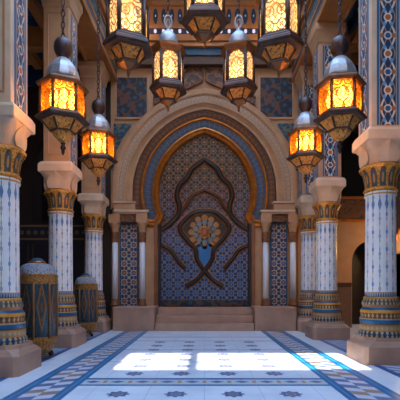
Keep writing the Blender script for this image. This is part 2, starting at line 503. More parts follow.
# back wall: aisle bays with an arched opening over an architrave, central bay cut round the portal
def bay(mb, xa, xb, c, hw, zs, ztop, zbot, Y0, Y1, z0):
    """wall from z0 to ztop between xa, xb with an arched hole (centre c, half width hw, from zbot, spring zs)"""
    n = 16; pts = [(c-hw*cos(pi*i/n), zs+hw*1.15*sin(pi*i/n)) for i in range(n+1)]
    mb.box(xa, c-hw, Y0, Y1, z0, ztop); mb.box(c+hw, xb, Y0, Y1, z0, ztop)
    if zbot > z0: mb.box(c-hw, c+hw, Y0, Y1, z0, zbot)
    for i in range(n):
        (x0, za), (x1, zb) = pts[i], pts[i+1]
        v = [(x0, Y0, za), (x1, Y0, zb), (x1, Y0, ztop), (x0, Y0, ztop), (x0, Y1, za), (x1, Y1, zb), (x1, Y1, ztop), (x0, Y1, ztop)]
        mb.add(v, [(0,1,2,3),(7,6,5,4),(0,4,5,1),(3,2,6,7)])
wb = MB()
bay(wb, -6.2, -3.0, -4.55, .95, 5.2, 11.4, 3.4, YB, YB+.3, 0)
bay(wb, 3.0, 6.2, 4.55, .95, 5.2, 11.4, 4.2, YB, YB+.3, 3.4)
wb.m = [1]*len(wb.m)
bay(wb, 3.0, 6.2, 5.3, .58, 2.1, 3.4, 0, YB, YB+.3, 0)
oc = curve(92, 9, leg=3.8)
for i in range(len(oc)-1):
    (x0, za), (x1, zb) = oc[i], oc[i+1]
    if abs(x1-x0) < 1e-6: continue
    v = [(x0, YB, za), (x1, YB, zb), (x1, YB, 11.4), (x0, YB, 11.4), (x0, YB+.3, za), (x1, YB+.3, zb), (x1, YB+.3, 11.4), (x0, YB+.3, 11.4)]
    wb.add(v, [(0,1,2,3),(7,6,5,4),(0,4,5,1),(3,2,6,7)])
for s in (-1, 1):
    wb.box(*sorted((s*1.5, s*3.0)), YB+.1, YB+.4, 0, 3.86)
    wb.box(*sorted((s*92*K, s*3.0)), YB, YB+.3, 3.8, 11.4)
wb.box(-3.0, 3.0, YB+.5, YB+.6, 0, 7.5)
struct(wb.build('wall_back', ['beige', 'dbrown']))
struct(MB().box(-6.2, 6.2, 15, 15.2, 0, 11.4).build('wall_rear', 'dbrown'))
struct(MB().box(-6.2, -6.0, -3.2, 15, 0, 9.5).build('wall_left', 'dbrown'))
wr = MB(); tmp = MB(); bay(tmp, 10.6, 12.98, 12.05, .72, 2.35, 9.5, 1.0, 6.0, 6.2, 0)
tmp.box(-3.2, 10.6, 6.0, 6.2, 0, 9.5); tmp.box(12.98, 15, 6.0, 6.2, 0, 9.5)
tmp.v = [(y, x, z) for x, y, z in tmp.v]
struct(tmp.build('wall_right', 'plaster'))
# unseen added wall: height blocks the sun, high opening cut for the sun patch
HW = 21.5
wf = MB(); wx0, wx1, wz0, wz1 = -1.47, 2.66, 6.58, 7.80
wf.box(-6.2, wx0, -3.2, -3, 0, HW); wf.box(wx1, 6.2, -3.2, -3, 0, HW); wf.box(wx0, wx1, -3.2, -3, 0, wz0); wf.box(wx0, wx1, -3.2, -3, wz1, HW)
struct(wf.build('wall_front', 'beige'))
wn = MB(); wn.box(-.29, -.10, -3.15, -3.05, wz0, wz1); wn.box(wx0, wx1, -3.13, -3.07, 7.02, 7.06)
wn.box(wx0, wx0+.04, -3.15, -3.05, wz0, wz1); wn.box(wx1-.04, wx1, -3.15, -3.05, wz0, wz1)
struct(wn.build('window_1', 'dbrown'))  # unseen frame, bars placed to divide the sun patch on the floor
# aisle ceilings, atrium walls above the beams
cl = MB()
for s in (-1, 1): cl.box(*sorted((s*2.95, s*6.2)), -3.2, 15.2, 8.7, 8.9)
cl.box(-3.05, 3.05, 9.6, 13.3, 11.4, 11.6)  # unseen roof slab, added to keep sky light off the back wall
struct(cl.build('ceiling', 'coffer'))
t = MB()
for s in (-1, 1): t.box(*sorted((s*2.85, s*3.05)), -3, YB, 9.0, 11.4)
struct(t.build('wall_upper', 'brown'))
def trim(i, mb, m, bev=.015): return struct(mb.build('trim_%d' % i, m, bevel=bev))
ti = 1
for s in (-1, 1):
    mb = MB(); mb.box(*sorted((s*2.84, s*3.42)), -3, YB, 7.86, 8.7)
    mb.box(*sorted((s*2.78, s*2.84)), -3, YB, 7.84, 8.02); mb.box(*sorted((s*2.79, s*2.84)), -3, YB, 8.2, 8.3)
    mb.box(*sorted((s*2.70, s*2.95)), -3, YB, 8.8, 9.0); mb.box(*sorted((s*2.78, s*2.95)), -3, YB, 8.7, 8.8)
    mb.box(*sorted((s*3.36, s*3.46)), -3, YB, 7.84, 8.02)
    trim(ti, mb, 'orange'); ti += 1
    mb = MB(); mb.box(*sorted((s*2.81, s*2.84)), -3, YB, 8.02, 8.2); trim(ti, mb, 'teal', 0); ti += 1
    mb = MB(); mb.box(*sorted((s*2.82, s*2.84)), -3, YB, 8.3, 8.7); trim(ti, mb, 'scroll_blue', 0); ti += 1
    for x in (4.15, 5.15):
        mb = MB(); mb.box(*sorted((s*x, s*(x+.22))), -3, YB, 8.2, 8.7); mb.box(*sorted((s*(x+.22), s*(x+.30))), -3, YB, 8.45, 8.7, 1)
        mb.box(*sorted((s*(x-.08), s*x)), -3, YB, 8.45, 8.7, 1)
        trim(ti, mb, ['orange', 'teal'], 0); ti += 1
    mb = MB()
    for y in (5.2, 8.4, 11.5): mb.box(*sorted((s*3.42, s*6.0)), y, y+.3, 8.1, 8.7)
    trim(ti, mb, 'orange'); ti += 1
    mb = MB(); mb.box(*sorted((s*3.42, s*6.0)), YB-.22, YB, 8.35, 8.7); mb.box(*sorted((s*3.42, s*6.0)), YB-.12, YB, 7.7, 8.35, 1)
    trim(ti, mb, ['orange', 'navy']); ti += 1
    if s < 0: continue
    mb = MB(); mb.box(*sorted((s*3.55, s*6.0)), YB-.10, YB, 3.45, 4.1); trim(ti, mb, 'frieze', 0); ti += 1
    mb = MB()
    for z in (3.38, 4.1): mb.box(*sorted((s*3.55, s*6.0)), YB-.14, YB, z, z+.08)
    trim(ti, mb, 'gold'); ti += 1
mb = MB(); mb.box(3.7, 4.7, YB-.05, YB, 1.30, 1.44); trim(ti, mb, 'brown'); ti += 1
mb = MB(); mb.box(3.7, 4.7, YB-.03, YB, 0, 1.30); trim(ti, mb, 'plaster'); ti += 1
# cross beams that carry the lanterns, above the picture
for y in (5.8, 6.1, 7.7, 8.1):
    mb = MB(); mb.box(-2.85, 2.85, y-.06, y+.06, 10.9, 11.1); trim(ti, mb, 'dbrown', 0); ti += 1
d = MB(); d.box(4.6, 6.0, YB+1.2, YB+1.26, 0, 3.0); struct(d.build('door_1', 'dbrown'))  # dark sheet set deep behind the doorway so its interior stays black
o = MB().box(-6.0, -3.6, YB-.05, YB, 0, 3.36).build('tile_dado', 'dado'); tag(o, 'shade-darkened tiled wall panelling with flower border behind the columns on the left', 'wall panel')

# ================================================================== COLUMNS
def sq_ring(hw, z, ex, n=48):
    r = []
    for k in range(n):
        a = 2*pi*(k+.5)/n; c, s_ = cos(a), sin(a)
        d = (abs(c)**ex+abs(s_)**ex)**(-1/ex); r.append((hw*d*c, hw*d*s_, z))
    return r
def cham(h, c, z): return [(h-c, -h, z), (h, -h+c, z), (h, h-c, z), (h-c, h, z), (-h+c, h, z), (-h, h-c, z), (-h, -h+c, z), (-h+c, -h, z)]
def make_column(label, loc):
    t = thing('column', label, 'column', loc, group=None)
    p = MB().loft([cham(h, c, z) for h, c, z in ((.46,.07,0),(.46,.07,.29),(.445,.07,.315),(.43,.08,.325),(.425,.085,.34),(.40,.11,.37),(.385,.13,.38),(.375,.14,.44))], False)
    p.build('plinth', 'stone', t)
    MB().lathe([(.365,.43),(.375,.46),(.37,.52),(.345,.55),(.35,.57),(.352,.63),(.335,.65),(.345,.67),(.352,.72),(.345,.76),(.325,.79),(.335,.83),(.34,.88),(.325,.91),(.30,.95),(.30,.97),(.315,1.0),(.305,1.05),(.285,1.08),(.29,1.11),(.275,1.13)], 40).build('base', 'base', t)
    MB().lathe([(.262,1.12),(.262,1.22),(.258,1.6),(.252,2.6),(.25,2.88),(.268,2.89),(.274,2.92),(.266,2.95),(.252,2.97)], 40).build('shaft', 'shaft', t)
    MB().lathe([(.255,2.96),(.285,2.97),(.29,3.0),(.265,3.02),(.268,3.12),(.29,3.24),(.335,3.33),(.335,3.315),(.34,3.34),(.36,3.35),(.36,3.39),(.30,3.44)], 12, False, pi/12).build('capital', 'capital', t, .006)
    rings = [sq_ring(h, z, e) for h, z, e in ((.285,3.42,2.4),(.288,3.5,2.6),(.295,3.6,3.2),(.31,3.69,4.2),(.33,3.73,6),(.35,3.78,10),(.365,3.81,40))]
    im = MB().loft(rings, True, cap=False)
    im.build('impost', 'cream', t)
    for k in range(4):
        lf = MB(); ca, sa = cos(k*pi/2), sin(k*pi/2); prev = None; rows = []
        for i in range(9):
            q = i/8; z = 3.44+.35*q; w = .20*sin(pi*(.18+.82*q)**.8*.98+.0)**.8 if q < 1 else .02; w = max(w, .012)
            y = .292+.075*q**2.6+.010
            rows.append([(-w, y, z), (0, y+.014, z), (w, y, z), (w*.8, y-.05, z), (-w*.8, y-.05, z)])
        lf.loft([[(p[0]*ca-p[1]*sa, p[0]*sa+p[1]*ca, p[2]) for p in r] for r in rows], False)
        lf.build('leaf', 'cream', t)
    ab = MB().loft([cham(h, c, z) for h, c, z in ((.35,.015,3.78),(.375,.015,3.80),(.375,.015,3.95),(.365,.015,3.965),(.34,.015,4.01),(.29,.01,4.03))], False)
    ab.build('abacus', 'cream', t, .008)
    MB().box(-.285, .285, -.285, .285, 4.0, 7.86).build('pier', 'cream', t, .02)
    pc = MB().loft([cham(h, .01, z) for h, z in ((.285,7.36),(.31,7.40),(.31,7.45),(.32,7.50),(.35,7.62),(.38,7.68),(.38,7.83),(.29,7.855))], False)
    pc.build('pier_cap', 'beige', t)
    return t
def panel_front(t, plain):
    if plain:
        m = MB()
        for x0, x1, z0, z1 in ((-.19,-.16,4.2,7.25),(.16,.19,4.2,7.25),(-.19,.19,4.17,4.2),(-.19,.19,7.25,7.28)): m.box(x0, x1, -.30, -.28, z0, z1)
        m.build('pier_moulding', 'beige', t, .006)
    else: MB().box(-.185, .185, -.296, -.28, 4.06, 7.30).build('floral_panel', 'floral_x', t)
def panel_side(t, s): MB().box(*sorted((s*.296, s*.28)), -.185, .185, 4.06, 7.30).build('floral_panel', 'floral_y', t)
XS = 3.13
cols = [(-3.14, 6.28, True, 'nearest painted column on the left, with white and blue shaft, cut by the frame edge'),
        (-3.22, 9.1, True, 'painted column on the left between the gold urn and the dim blue urn'),
        (-3.30, 12.1, True, 'farthest painted column on the left, half shaded behind the dim blue urn'),
        (3.12, 7.2, False, 'nearest and largest painted column on the right, blue floral panel on its pier'),
        (3.13, 10.4, False, 'middle painted column on the right, white shaft on a pale pink plinth'),
        (3.20, 12.35, False, 'farthest painted column on the right, standing against the stone ledge')]
proto = None
for x, y, plain, lab in cols:
    if proto is None: t = proto = make_column(lab, (x, y, 0))
    else: t = dup(proto, (x, y, 0), 0, lab, skip=('floral_panel', 'pier_moulding'))
    if y > 9:
        for ch in t.children:
            if ch.name.startswith('pier') and not ch.name.startswith('pier_'):
                ch.data = ch.data.copy(); ch.data.materials[0] = M['beige']
    t['group'] = 'painted columns flanking the hall'
    panel_front(t, plain); panel_side(t, 1 if x < 0 else -1)

# ================================================================== PORTAL
def ledge(s, lab):
    t = thing('stone_ledge', lab, 'ledge', (s*2.10, 12.5, 0), group='stone ledges beside the steps')
    MB().box(-.61, .61, -.5, .6, 0, .64).build('block', 'stone', t, .012)
    MB().box(-.62, .62, -.52, .6, .64, .70).build('coping', 'stone', t, .01)
ledge(-1, 'low stone ledge left of the steps under the lattice panel')
ledge(1, 'low stone ledge right of the steps under the lattice panel')
st = thing('stone_steps', 'three broad stone steps leading up to the arched tile panel', 'steps', (0, 12, 0))
for k in range(3): MB().box(-1.47, 1.47, .34*k, 1.12, .22*k, .22*(k+1)).build('step', 'stone', st, .012)

ar = thing('arched_portal', 'tall horseshoe archway of carved stone, brown, blue and gold bands', 'archway', (0, 0, 0))
m = sweep(MB(), [(92,9,YB-.14),(90,9.2,YB-.17),(87,9.4,YB-.17),(85.5,9.6,YB-.14),(85.5,9.6,YB+.3),(92,9,YB+.3)], leg=3.8); m.build('outer_moulding', 'beige', ar)
m = sweep(MB(), [(85.6,9.6,YB-.11),(78.6,10.2,YB-.11)], leg=3.8, closed=False); m.build('fretwork_band', 'fret', ar)
m = sweep(MB(), [(78.6,10.2,YB-.14),(77,10.4,YB-.14),(75.5,10.6,YB-.08),(73.5,10.8,YB-.03),(71.5,11,YB-.02),(71,11,YB+.3),(78.6,10.2,YB+.3)], leg=3.8, smooth=False); m.build('inner_moulding', 'beige', ar)
m = sweep(MB(), [(71,11,YB+.0),(69.5,11.1,YB-.03),(64,11.6,YB+.02),(63.5,11.6,YB+.05),(52,12,YB+.07),(52,12,YB+.3),(71,11,YB+.3)], leg=3.75)
m.build('brown_scroll_band', 'band_brown', ar)
DR = .74
m = sweep(MB(), [(63.6,11.7,YB+.03),(62.6,11.7,YB-.02),(61.4,11.8,YB-.02),(60.6,11.8,YB+.03),(60.6,11.8,YB+.2),(63.6,11.7,YB+.2)], DR, 'shoe'); m.build('gold_fillet', 'gold', ar)
m = sweep(MB(), [(61,11.8,YB+.03),(52,13.5,YB+.06),(52,13.5,YB+.2),(61,11.8,YB+.2)], DR, 'shoe'); m.build('blue_scroll_band', 'band_blue', ar)
m = sweep(MB(), [(52.4,13.5,YB+.07),(51.6,13.6,YB-.01),(50,14,YB-.02),(49,14.2,YB+.03),(48,14.5,YB+.05),(46.5,15,YB+.08),(45.8,15.2,YB+.14),(45.8,15.2,YB+.3),(52.4,13.5,YB+.3)], DR, 'shoe'); m.build('gold_moulding', 'gold', ar)
for s in (-1, 1):
    # rounded foot that ends the horseshoe
    A = curve(61, 11.8, DR, 'shoe')[0]; B = curve(52, 13.5, DR, 'shoe')[0]
    c = ((A[0]+B[0])/2, (A[1]+B[1])/2); r = sqrt((A[0]-B[0])**2+(A[1]-B[1])**2)/2
    a0 = atan2(A[1]-c[1], A[0]-c[0])
    arc = [a0+pi*i/18 for i in range(19)]
    disc = [(-s*(c[0]+r*1.05*cos(a)), c[1]+r*1.05*sin(a)) for a in arc]
    MB().prism(disc, YB+.01, YB+.2).build('blue_foot', 'teal', ar)
    mb = MB(); prof = [(1+(q_-1)*1.6, y_) for q_, y_ in ((1.0,YB+.04),(1.08,YB-.01),(1.3,YB-.02),(1.45,YB+.03),(1.62,YB+.0),(1.85,YB+.02),(2.0,YB+.08),(2.0,YB+.2),(1.0,YB+.2))]
    for i in range(18):
        for j in range(len(prof)-1):
            q = []
            for (a, pp) in ((arc[i], prof[j]), (arc[i+1], prof[j]), (arc[i+1], prof[j+1]), (arc[i], prof[j+1])):
                q.append((-s*(c[0]+r*pp[0]*cos(a)), pp[1], c[1]+r*pp[0]*sin(a)))
            mb.add(q, [(0,1,2,3)])
    mb.build('gold_foot', 'gold', ar)
    mb = MB(); mb.box(*sorted((s*1.42, s*1.50)), YB+.05, YB+.3, .66, 3.75); mb.box(*sorted((s*1.50, s*1.62)), YB+.0, YB+.3, .66, 3.60, 1)
    mb.build('jamb', ['dbrown', 'copper_stone'], ar, .012)

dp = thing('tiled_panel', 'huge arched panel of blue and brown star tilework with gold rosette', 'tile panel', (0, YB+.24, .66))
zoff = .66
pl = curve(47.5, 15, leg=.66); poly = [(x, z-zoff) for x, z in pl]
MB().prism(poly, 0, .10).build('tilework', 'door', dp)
def crop2(X, Y):  # detail-crop coordinates to panel metres
    px = 150+X/2.164; py = 130+Y/2.162
    x, z = PX(px, py, YB+.22); return x, z-zoff
def spline(pts, n=8):
    out = []
    P = [pts[0]]+list(pts)+[pts[-1]]
    for i in range(1, len(P)-2):
        for k in range(n):
            t = k/n; q = []
            for d_ in range(2):
                p0, p1, p2, p3 = P[i-1][d_], P[i][d_], P[i+1][d_], P[i+2][d_]
                q.append(.5*(2*p1+(p2-p0)*t+(2*p0-5*p1+4*p2-p3)*t*t+(3*p1-p0-3*p2+p3)*t**3))
            out.append(tuple(q))
    out.append(tuple(pts[-1])); return out
CM = 118.
def strap(name, pts, w, mat, mirror=True, y=-.012, edge=True):
    for s in ((1, -1) if mirror else (1,)):
        sp = spline([crop2(CM+s*(X-CM), Y) for X, Y in pts])
        path = [(x, y, z) for x, z in sp]
        MB().tube(path, w, 8, flat=.35 if False else 1.0).build(name, mat, dp)
        if edge:
            for off in (-1, 1):
                ep = []
                for i, (x, z) in enumerate(sp):
                    a = sp[max(i-1, 0)]; b = sp[min(i+1, len(sp)-1)]
                    tx, tz = b[0]-a[0], b[1]-a[1]; L = sqrt(tx*tx+tz*tz) or 1
                    ep.append((x-off*tz/L*w*1.1, y-.01, z+off*tx/L*w*1.1))
                MB().tube(ep, .012, 6).build('gilt_edge', 'gold', dp)
strap('outer_strap', [(24,216),(42,204),(60,185),(64,165),(58,142),(64,120),(80,104),(90,86),(104,74),(118,64)], .088, 'dbrown')
strap('inner_strap', [(62,182),(78,164),(88,146),(102,137),(118,130)], .068, 'brown')
strap('eye_strap', [(118,176),(96,178),(74,196),(64,214),(80,238),(98,258),(102,280),(120,306),(136,324),(158,338)], .075, 'dbrown')
strap('lower_strap', [(26,250),(44,260),(58,280),(76,300)], .068, 'dbrown')
# ogee field round the rosette
eye = spline([crop2(*p) for p in ((118,176),(96,178),(74,196),(64,214),(80,238),(98,258),(102,278),(118,300))])
eyer = [(-x+2*crop2(CM, 0)[0], z) for x, z in reversed(eye[:-1])]
MB().prism(eye+eyer[:-1], -.012, .01).build('rosette_field', 'dbrown', dp)
bl = spline([crop2(*p) for p in ((98,252),(108,246),(118,252),(128,246),(138,252),(134,272),(118,297),(102,272),(98,252))])
MB().prism(bl[:-1], -.03, 0).build('blue_pendant', M['teal'] if False else stone_mat('bright_blue_tile', lin(8,112,170), .35), dp)
mx_, mz_ = crop2(118, 221)
ro = MB()
for ring, (rr, npet, pr, dp_) in enumerate(((.43, 12, .115, .03), (.30, 10, .10, .045), (.17, 8, .075, .06))):
    for k in range(npet):
        a = 2*pi*(k+.5*ring)/npet
        cx_, cz_ = mx_+rr*cos(a), mz_+rr*sin(a)*1.08
        vs = [(cx_+pr*.85*cos(b), -dp_+.0, cz_+pr*.85*sin(b)) for b in [2*pi*i/12 for i in range(12)]]
        v0 = [(cx_+pr*cos(b), 0, cz_+pr*sin(b)) for b in [2*pi*i/12 for i in range(12)]]
        ro.loft([v0, vs], False, ring % 2)
ro.build('rosette', [metal_mat('rosette_gold', lin(176,120,62), .45, .3), stone_mat('rosette_grey', lin(116,122,124), .5)], dp, .008)
cc = MB().loft([[(mx_+r*cos(2*pi*i/16), yy, mz_+r*sin(2*pi*i/16)) for i in range(16)] for r, yy in ((.12, 0), (.11,-.06), (.05,-.085))], False); cc.build('rosette_heart', stone_mat('rust_tile', RUST, .4), dp)
MB().box(-1.5, 1.5, -.03, .0, 0, .22).build('bottom_border', 'scroll_panel', dp)
# spandrel panels etc. on the wall over the arch
def wall_panel(name, lab, x0, x1, z0, z1, mat, group):
    t = thing(name, lab, 'wall panel', ((x0+x1)/2, YB, z0), group=group)
    w = (x1-x0)/2; h = z1-z0
    MB().box(-w+.05, w-.05, -.03, .0, .05, h-.05).build('field', mat, t)
    fr_ = MB()
    fr_.box(-w, -w+.06, -.06, 0, 0, h).box(w-.06, w, -.06, 0, 0, h).box(-w+.06, w-.06, -.06, 0, 0, .06).box(-w+.06, w-.06, -.06, 0, h-.06, h)
    fr_.build('frame', 'beige', t, .008)
G_ = 'scrollwork panels over the arch'
wall_panel('scrollwork_panel', 'rectangular blue and brown scrollwork panel left above the arch', -2.86, -1.78, 6.66, 8.04, 'scroll_panel', G_)
wall_panel('scrollwork_panel', 'rectangular blue and brown scrollwork panel right above the arch', 1.72, 2.86, 6.66, 8.04, 'scroll_panel', G_)
for s, w in ((-1, 'left'), (1, 'right')):
    oc2 = [(x, z) for x, z in curve(95.5, 9) if (x*s) > 2.25 and z > 5.0]
    if s > 0: oc2 = list(reversed(oc2))
    oc2.sort(key=lambda q: q[1])
    poly = oc2+[(s*2.28, 6.52), (s*2.90, 6.52), (s*2.90, oc2[0][1])]
    poly = [q for q in oc2 if q[1] < 6.5]+[(s*2.36, 6.52), (s*2.90, 6.52), (s*2.90, oc2[0][1]-.05)]
    t = tag(MB().prism(poly, YB-.04, YB).build('spandrel_panel', 'scroll_blue'), 'small teal spandrel tile panel at %s shoulder of the arch' % w, 'wall panel', 'spandrel tile panels')
    # brown triangular carving flanking the apex
    poly = [(s*.06, 7.72), (s*.78, 7.22), (s*1.5, 6.95), (s*1.5, 7.25), (s*.9, 8.06), (s*.06, 8.36)]
    poly = [(s*.05, 7.86), (s*1.0, 7.42), (s*1.62, 7.1), (s*1.62, 7.35), (s*1.0, 7.78), (s*.4, 8.36), (s*.05, 8.36)]
    t = thing('carved_wedge', 'brown carved wedge panel just %s of the arch apex' % w, 'wall panel', (0, YB, 0), group='carved wedges over the apex')
    MB().prism(poly, -.05, 0).build('field', 'scroll_brown', t)
    mb = MB(); mb.tube([(x, -.06, z) for x, z in poly], .028, 6, closed=True); mb.build('frame', 'copper', t)

# colonnettes, entablature and lattice panels
def colonnette(px, lab):
    x = (px-CX)*12.85/F
    t = thing('colonnette', lab, 'small column', (x, 12.92, .70), group='colonnettes beside the lattice panels')
    MB().lathe([(.15,0),(.15,.06),(.12,.09),(.13,.13),(.11,.17),(.12,.2),(.10,.23)], 20).build('base', 'copper_stone', t)
    MB().lathe([(.092,.22),(.092,2.03)], 20).build('shaft', 'marble', t)
    MB().lathe([(.09,2.02),(.12,2.04),(.115,2.08),(.115,2.13),(.13,2.15),(.115,2.18),(.115,2.26),(.13,2.29),(.12,2.32),(.11,2.34)], 20).build('capital', 'copper_stone', t)
    MB().lathe([(.11,2.34),(.12,2.36),(.115,2.40),(.13,2.48),(.17,2.58),(.175,2.62),(.15,2.64)], 20).build('upper_capital', 'beige', t)
    MB().box(-.175, .175, -.16, .08, 2.63, 2.90).build('block', 'beige', t, .012)
colonnette(142, 'slender white colonnette with gilt ends directly left of the steps')
colonnette(114.5, 'slender pale colonnette left of the left lattice panel')
colonnette(266, 'slender white colonnette with gilt ends directly right of the steps')
colonnette(293.5, 'slender pale colonnette right of the right lattice panel')
for s, w, a, b in ((-1, 'left', 119, 137.5), (1, 'right', 271, 288)):
    x0 = (a-CX)*12.9/F; x1 = (b-CX)*12.9/F
    t = thing('lattice_panel', 'tall narrow blue star lattice panel %s of the steps' % w, 'tile panel', ((x0+x1)/2, 13.02, .70), group='lattice panels beside the portal')
    hw = (x1-x0)/2
    MB().box(-hw+.03, hw-.03, 0, .08, 0, 2.6).build('tilework', 'lattice', t)
    MB().box(-hw, -hw+.04, -.02, .08, 0, 2.6).box(hw-.04, hw, -.02, .08, 0, 2.6).box(-hw, hw, -.02, .08, 2.6, 2.66).build('frame', 'teal', t)
    t = thing('entablature', 'stone entablature resting on the colonnettes %s of the arch' % w, 'entablature', (s*2.40, 12.98, 3.5), group='entablatures beside the arch')
    def seg(i0, i1, y0, y1, z0, z1, nm, m, bv=.01):
        MB().box(*sorted((s*(i0-2.40), s*(i1-2.40))), y0, y1, z0, z1).build(nm, m, t, bv)
    seg(1.76, 2.86, -.24, .02, .16, .23, 'coping', 'cream', .012)
    seg(1.80, 2.86, -.21, .02, .10, .16, 'architrave', 'beige')
    seg(2.18, 2.86, -.20, .02, .23, .44, 'cornice', 'beige', .02)
    seg(2.16, 2.88, -.24, .02, .44, .50, 'cornice_lip', 'cream', .012)
    seg(2.12, 2.66, -.14, .02, -.14, .10, 'carved_lintel', 'frieze')

# ================================================================== BALCONY
bc = thing('balcony', 'ochre balcony with blue lozenge balustrade above the arch', 'balcony', (0, 12.7, 8.3))
B0 = 2.76
MB().box(-B0, B0, .05, .3, .0, .26).build('brown_beam', 'brown', bc)
MB().box(-B0, B0, .0, .3, .26, .48).build('blue_beam', 'teal', bc)
MB().box(-B0, B0, -.10, .3, .48, .62).box(-B0, B0, -.16, .3, .62, .72).box(-B0, B0, -.12, .3, .72, .84).build('cornice', 'orange', bc, .012)
MB().box(-B0, B0, -.06, .3, .84, 1.04).build('lamp_rail', 'navy', bc)
MB().box(-B0, B0, -.10, .3, 1.04, 1.14).build('rail_foot', 'orange', bc, .01)
MB().box(-B0, B0, .0, .06, 1.14, 1.78).build('balustrade', 'orange', bc)
MB().box(-B0, B0, -.08, .12, 1.78, 1.92).build('handrail', 'orange', bc, .012)
MB().box(-B0, B0, -.02, .10, 1.92, 2.4).build('upper_fascia', 'brown', bc)
loz = None; lmp = None
for k in range(21):
    x = -2.55+k*.255
    if loz is None:
        loz = MB().prism([(.075*cos(2*pi*i/16), .23*sin(2*pi*i/16)*(1.0)) for i in range(16)], -.03, .0).build('lozenge', 'navy', bc); o = loz
        stud = MB().prism([(.018*cos(2*pi*i/10), .03*sin(2*pi*i/10)) for i in range(10)], -.045, -.03).build('stud', 'marble', loz)
        lmp = MB().lathe([(.04,-.04),(.045,0),(.04,.04)], 10).build('cornice_lamp', 'lamp', bc); l = lmp
    else:
        o = loz.copy(); COL.objects.link(o); o.parent = bc
        g = stud.copy(); COL.objects.link(g); g.parent = o
        l = lmp.copy(); COL.objects.link(l); l.parent = bc
    o.location = (x, 0, 1.46); l.location = (x, -.10, .94)

# ================================================================== RIGHT WALL NICHE
ni = thing('arched_niche', 'glowing golden arched niche in the wall at the far right edge', 'niche', (6.0, 12.05, 1.0))
mb = MB(); n = 16
arc = [(-.72*cos(pi*i/n), 1.35+.83*sin(pi*i/n)) for i in range(n+1)]; arc = [(-.72, 0)]+arc+[(.72, 0)]
vs = [(0, a, z) for a, z in arc]+[(.5, a, z) for a, z in arc]; L = len(arc)
mb.add(vs, [(i, i+1, L+i+1, L+i) for i in range(L-1)]+[tuple(range(L, 2*L)), (0, L-1, 2*L-1, L)])
mb.build('lining', metal_mat('gilt_lining', lin(226,160,60), .5, .2), ni)
mb = MB(); mb.tube([(-.03, a, z) for a, z in arc], .03, 8); mb.build('surround', 'gold', ni)
mb = MB().lathe([(.02,1.55),(.09,1.6),(.12,1.7),(.09,1.8),(.03,1.84)], 16, c=(.25, 0)); mb.build('lamp_globe', 'bulb', ni)
MB().lathe([(.012,1.84),(.012,2.1)], 8, c=(.25, 0)).build('lamp_stem', 'bronze', ni)

# ================================================================== URNS
def make_urn(lab, loc):
    t = thing('urn', lab, 'urn', loc, radians(12), 'tall ornate urns between the columns')
    MB().lathe([(.35,.40),(.365,.44),(.37,.9),(.37,1.36),(.355,1.40)], 48).build('body', 'urn', t)
    MB().lathe([(.20,.10),(.24,.13),(.30,.18),(.345,.25),(.36,.31),(.375,.34),(.375,.37),(.355,.39),(.37,.42)], 40).build('bowl', 'urn_gilt', t)
    MB().lathe([(.36,1.34),(.385,1.37),(.39,1.42),(.38,1.47),(.395,1.49),(.39,1.52),(.36,1.53)], 40).build('rim', 'urn_gilt', t)
    li = MB().lathe([(.36,1.51),(.35,1.55),(.33,1.62),(.28,1.69),(.21,1.72),(.14,1.73)], 40).build('lid', carved_mat('pewter_carving', lin(176,174,180), lin(92,96,106), 30, .4), t)
    MB().lathe([(.155,1.72),(.165,1.74),(.15,1.765)], 24).build('lid_ring', 'goldb', li)
    MB().lathe([(.13,1.755),(.12,1.79),(.07,1.82),(.01,1.83)], 24).build('lid_knob', 'teal', li)
    for k in range(8):
        a = 2*pi*k/8
        MB().tube([(.375*cos(a), .375*sin(a), .40), (.380*cos(a), .380*sin(a), .9), (.377*cos(a), .377*sin(a), 1.38)], .022, 8).build('rib', 'urn_frame', t)
    for k in range(3):
        a = 2*pi*k/3+radians(-70)
        MB().tube([(r*cos(a), r*sin(a), z) for r, z in ((.18,.16),(.25,.13),(.30,.075),(.33,.035),(.36,.04),(.375,.075),(.355,.10))], [.04,.04,.035,.035,.03,.025,.02], 10).build('foot', 'bronze', t)
    return t
u1 = make_urn('tall gold framed urn with silvery lid between the two nearest left columns', (-3.03, 7.36, 0))
u1.scale = (.91, .91, 1.0)
u2 = dup(u1, (-3.14, 10.75, 0), radians(30), 'dim blue tall urn behind the second left column, beside the far left column')
u2.scale = (.80, .80, .91)

# ================================================================== LANTERNS
HX = pi/6
def chain(mb, z0, z1, ll=.105, w=.028, r=.009):
    z = z0; k = 0
    while z < z1:
        pts = []
        for i in range(12):
            a = 2*pi*i/12; u = w*cos(a); v = ll/2*sin(a)
            pts.append((u, 0, z+ll/2+v) if k % 2 else (0, u, z+ll/2+v))
        mb.tube(pts, r, 6, closed=True); z += ll-2*r*1.1; k += 1
def hexl(prof, **k): return MB().lathe(prof, 6, False, HX*0, **k)
ANG_B = [pi/6+radians(d) for d in (-142, -90, -38, 38, 90, 142)]
def hexb(prof): return MB().lathe(prof, 6, False, ang=ANG_B)
def hexpanes(t, R, z0, z1, mat, post=.022, frame='bronze', ang=None):
    ang = ang or [k*pi/3 for k in range(6)]
    for k in range(6):
        a0 = ang[k]; a1 = ang[(k+1) % 6]
        p0 = (R*cos(a0), R*sin(a0)); p1 = (R*cos(a1), R*sin(a1))
        sx = .96
        q0 = tuple(p0[i]*.96 for i in (0, 1)); q1 = tuple(p1[i]*.96 for i in (0, 1))
        mb = MB(); mb.add([(q0[0], q0[1], z0), (q1[0], q1[1], z0), (q1[0], q1[1], z1), (q0[0], q0[1], z1)], [(0,1,2,3)], 0, False, [[(0,0),(1,0),(1,1),(0,1)]])
        mb.build('pane', mat, t)
        MB().tube([(p0[0], p0[1], z0-.01), (p0[0], p0[1], z1+.01)], post, 6).build('post', frame, t)
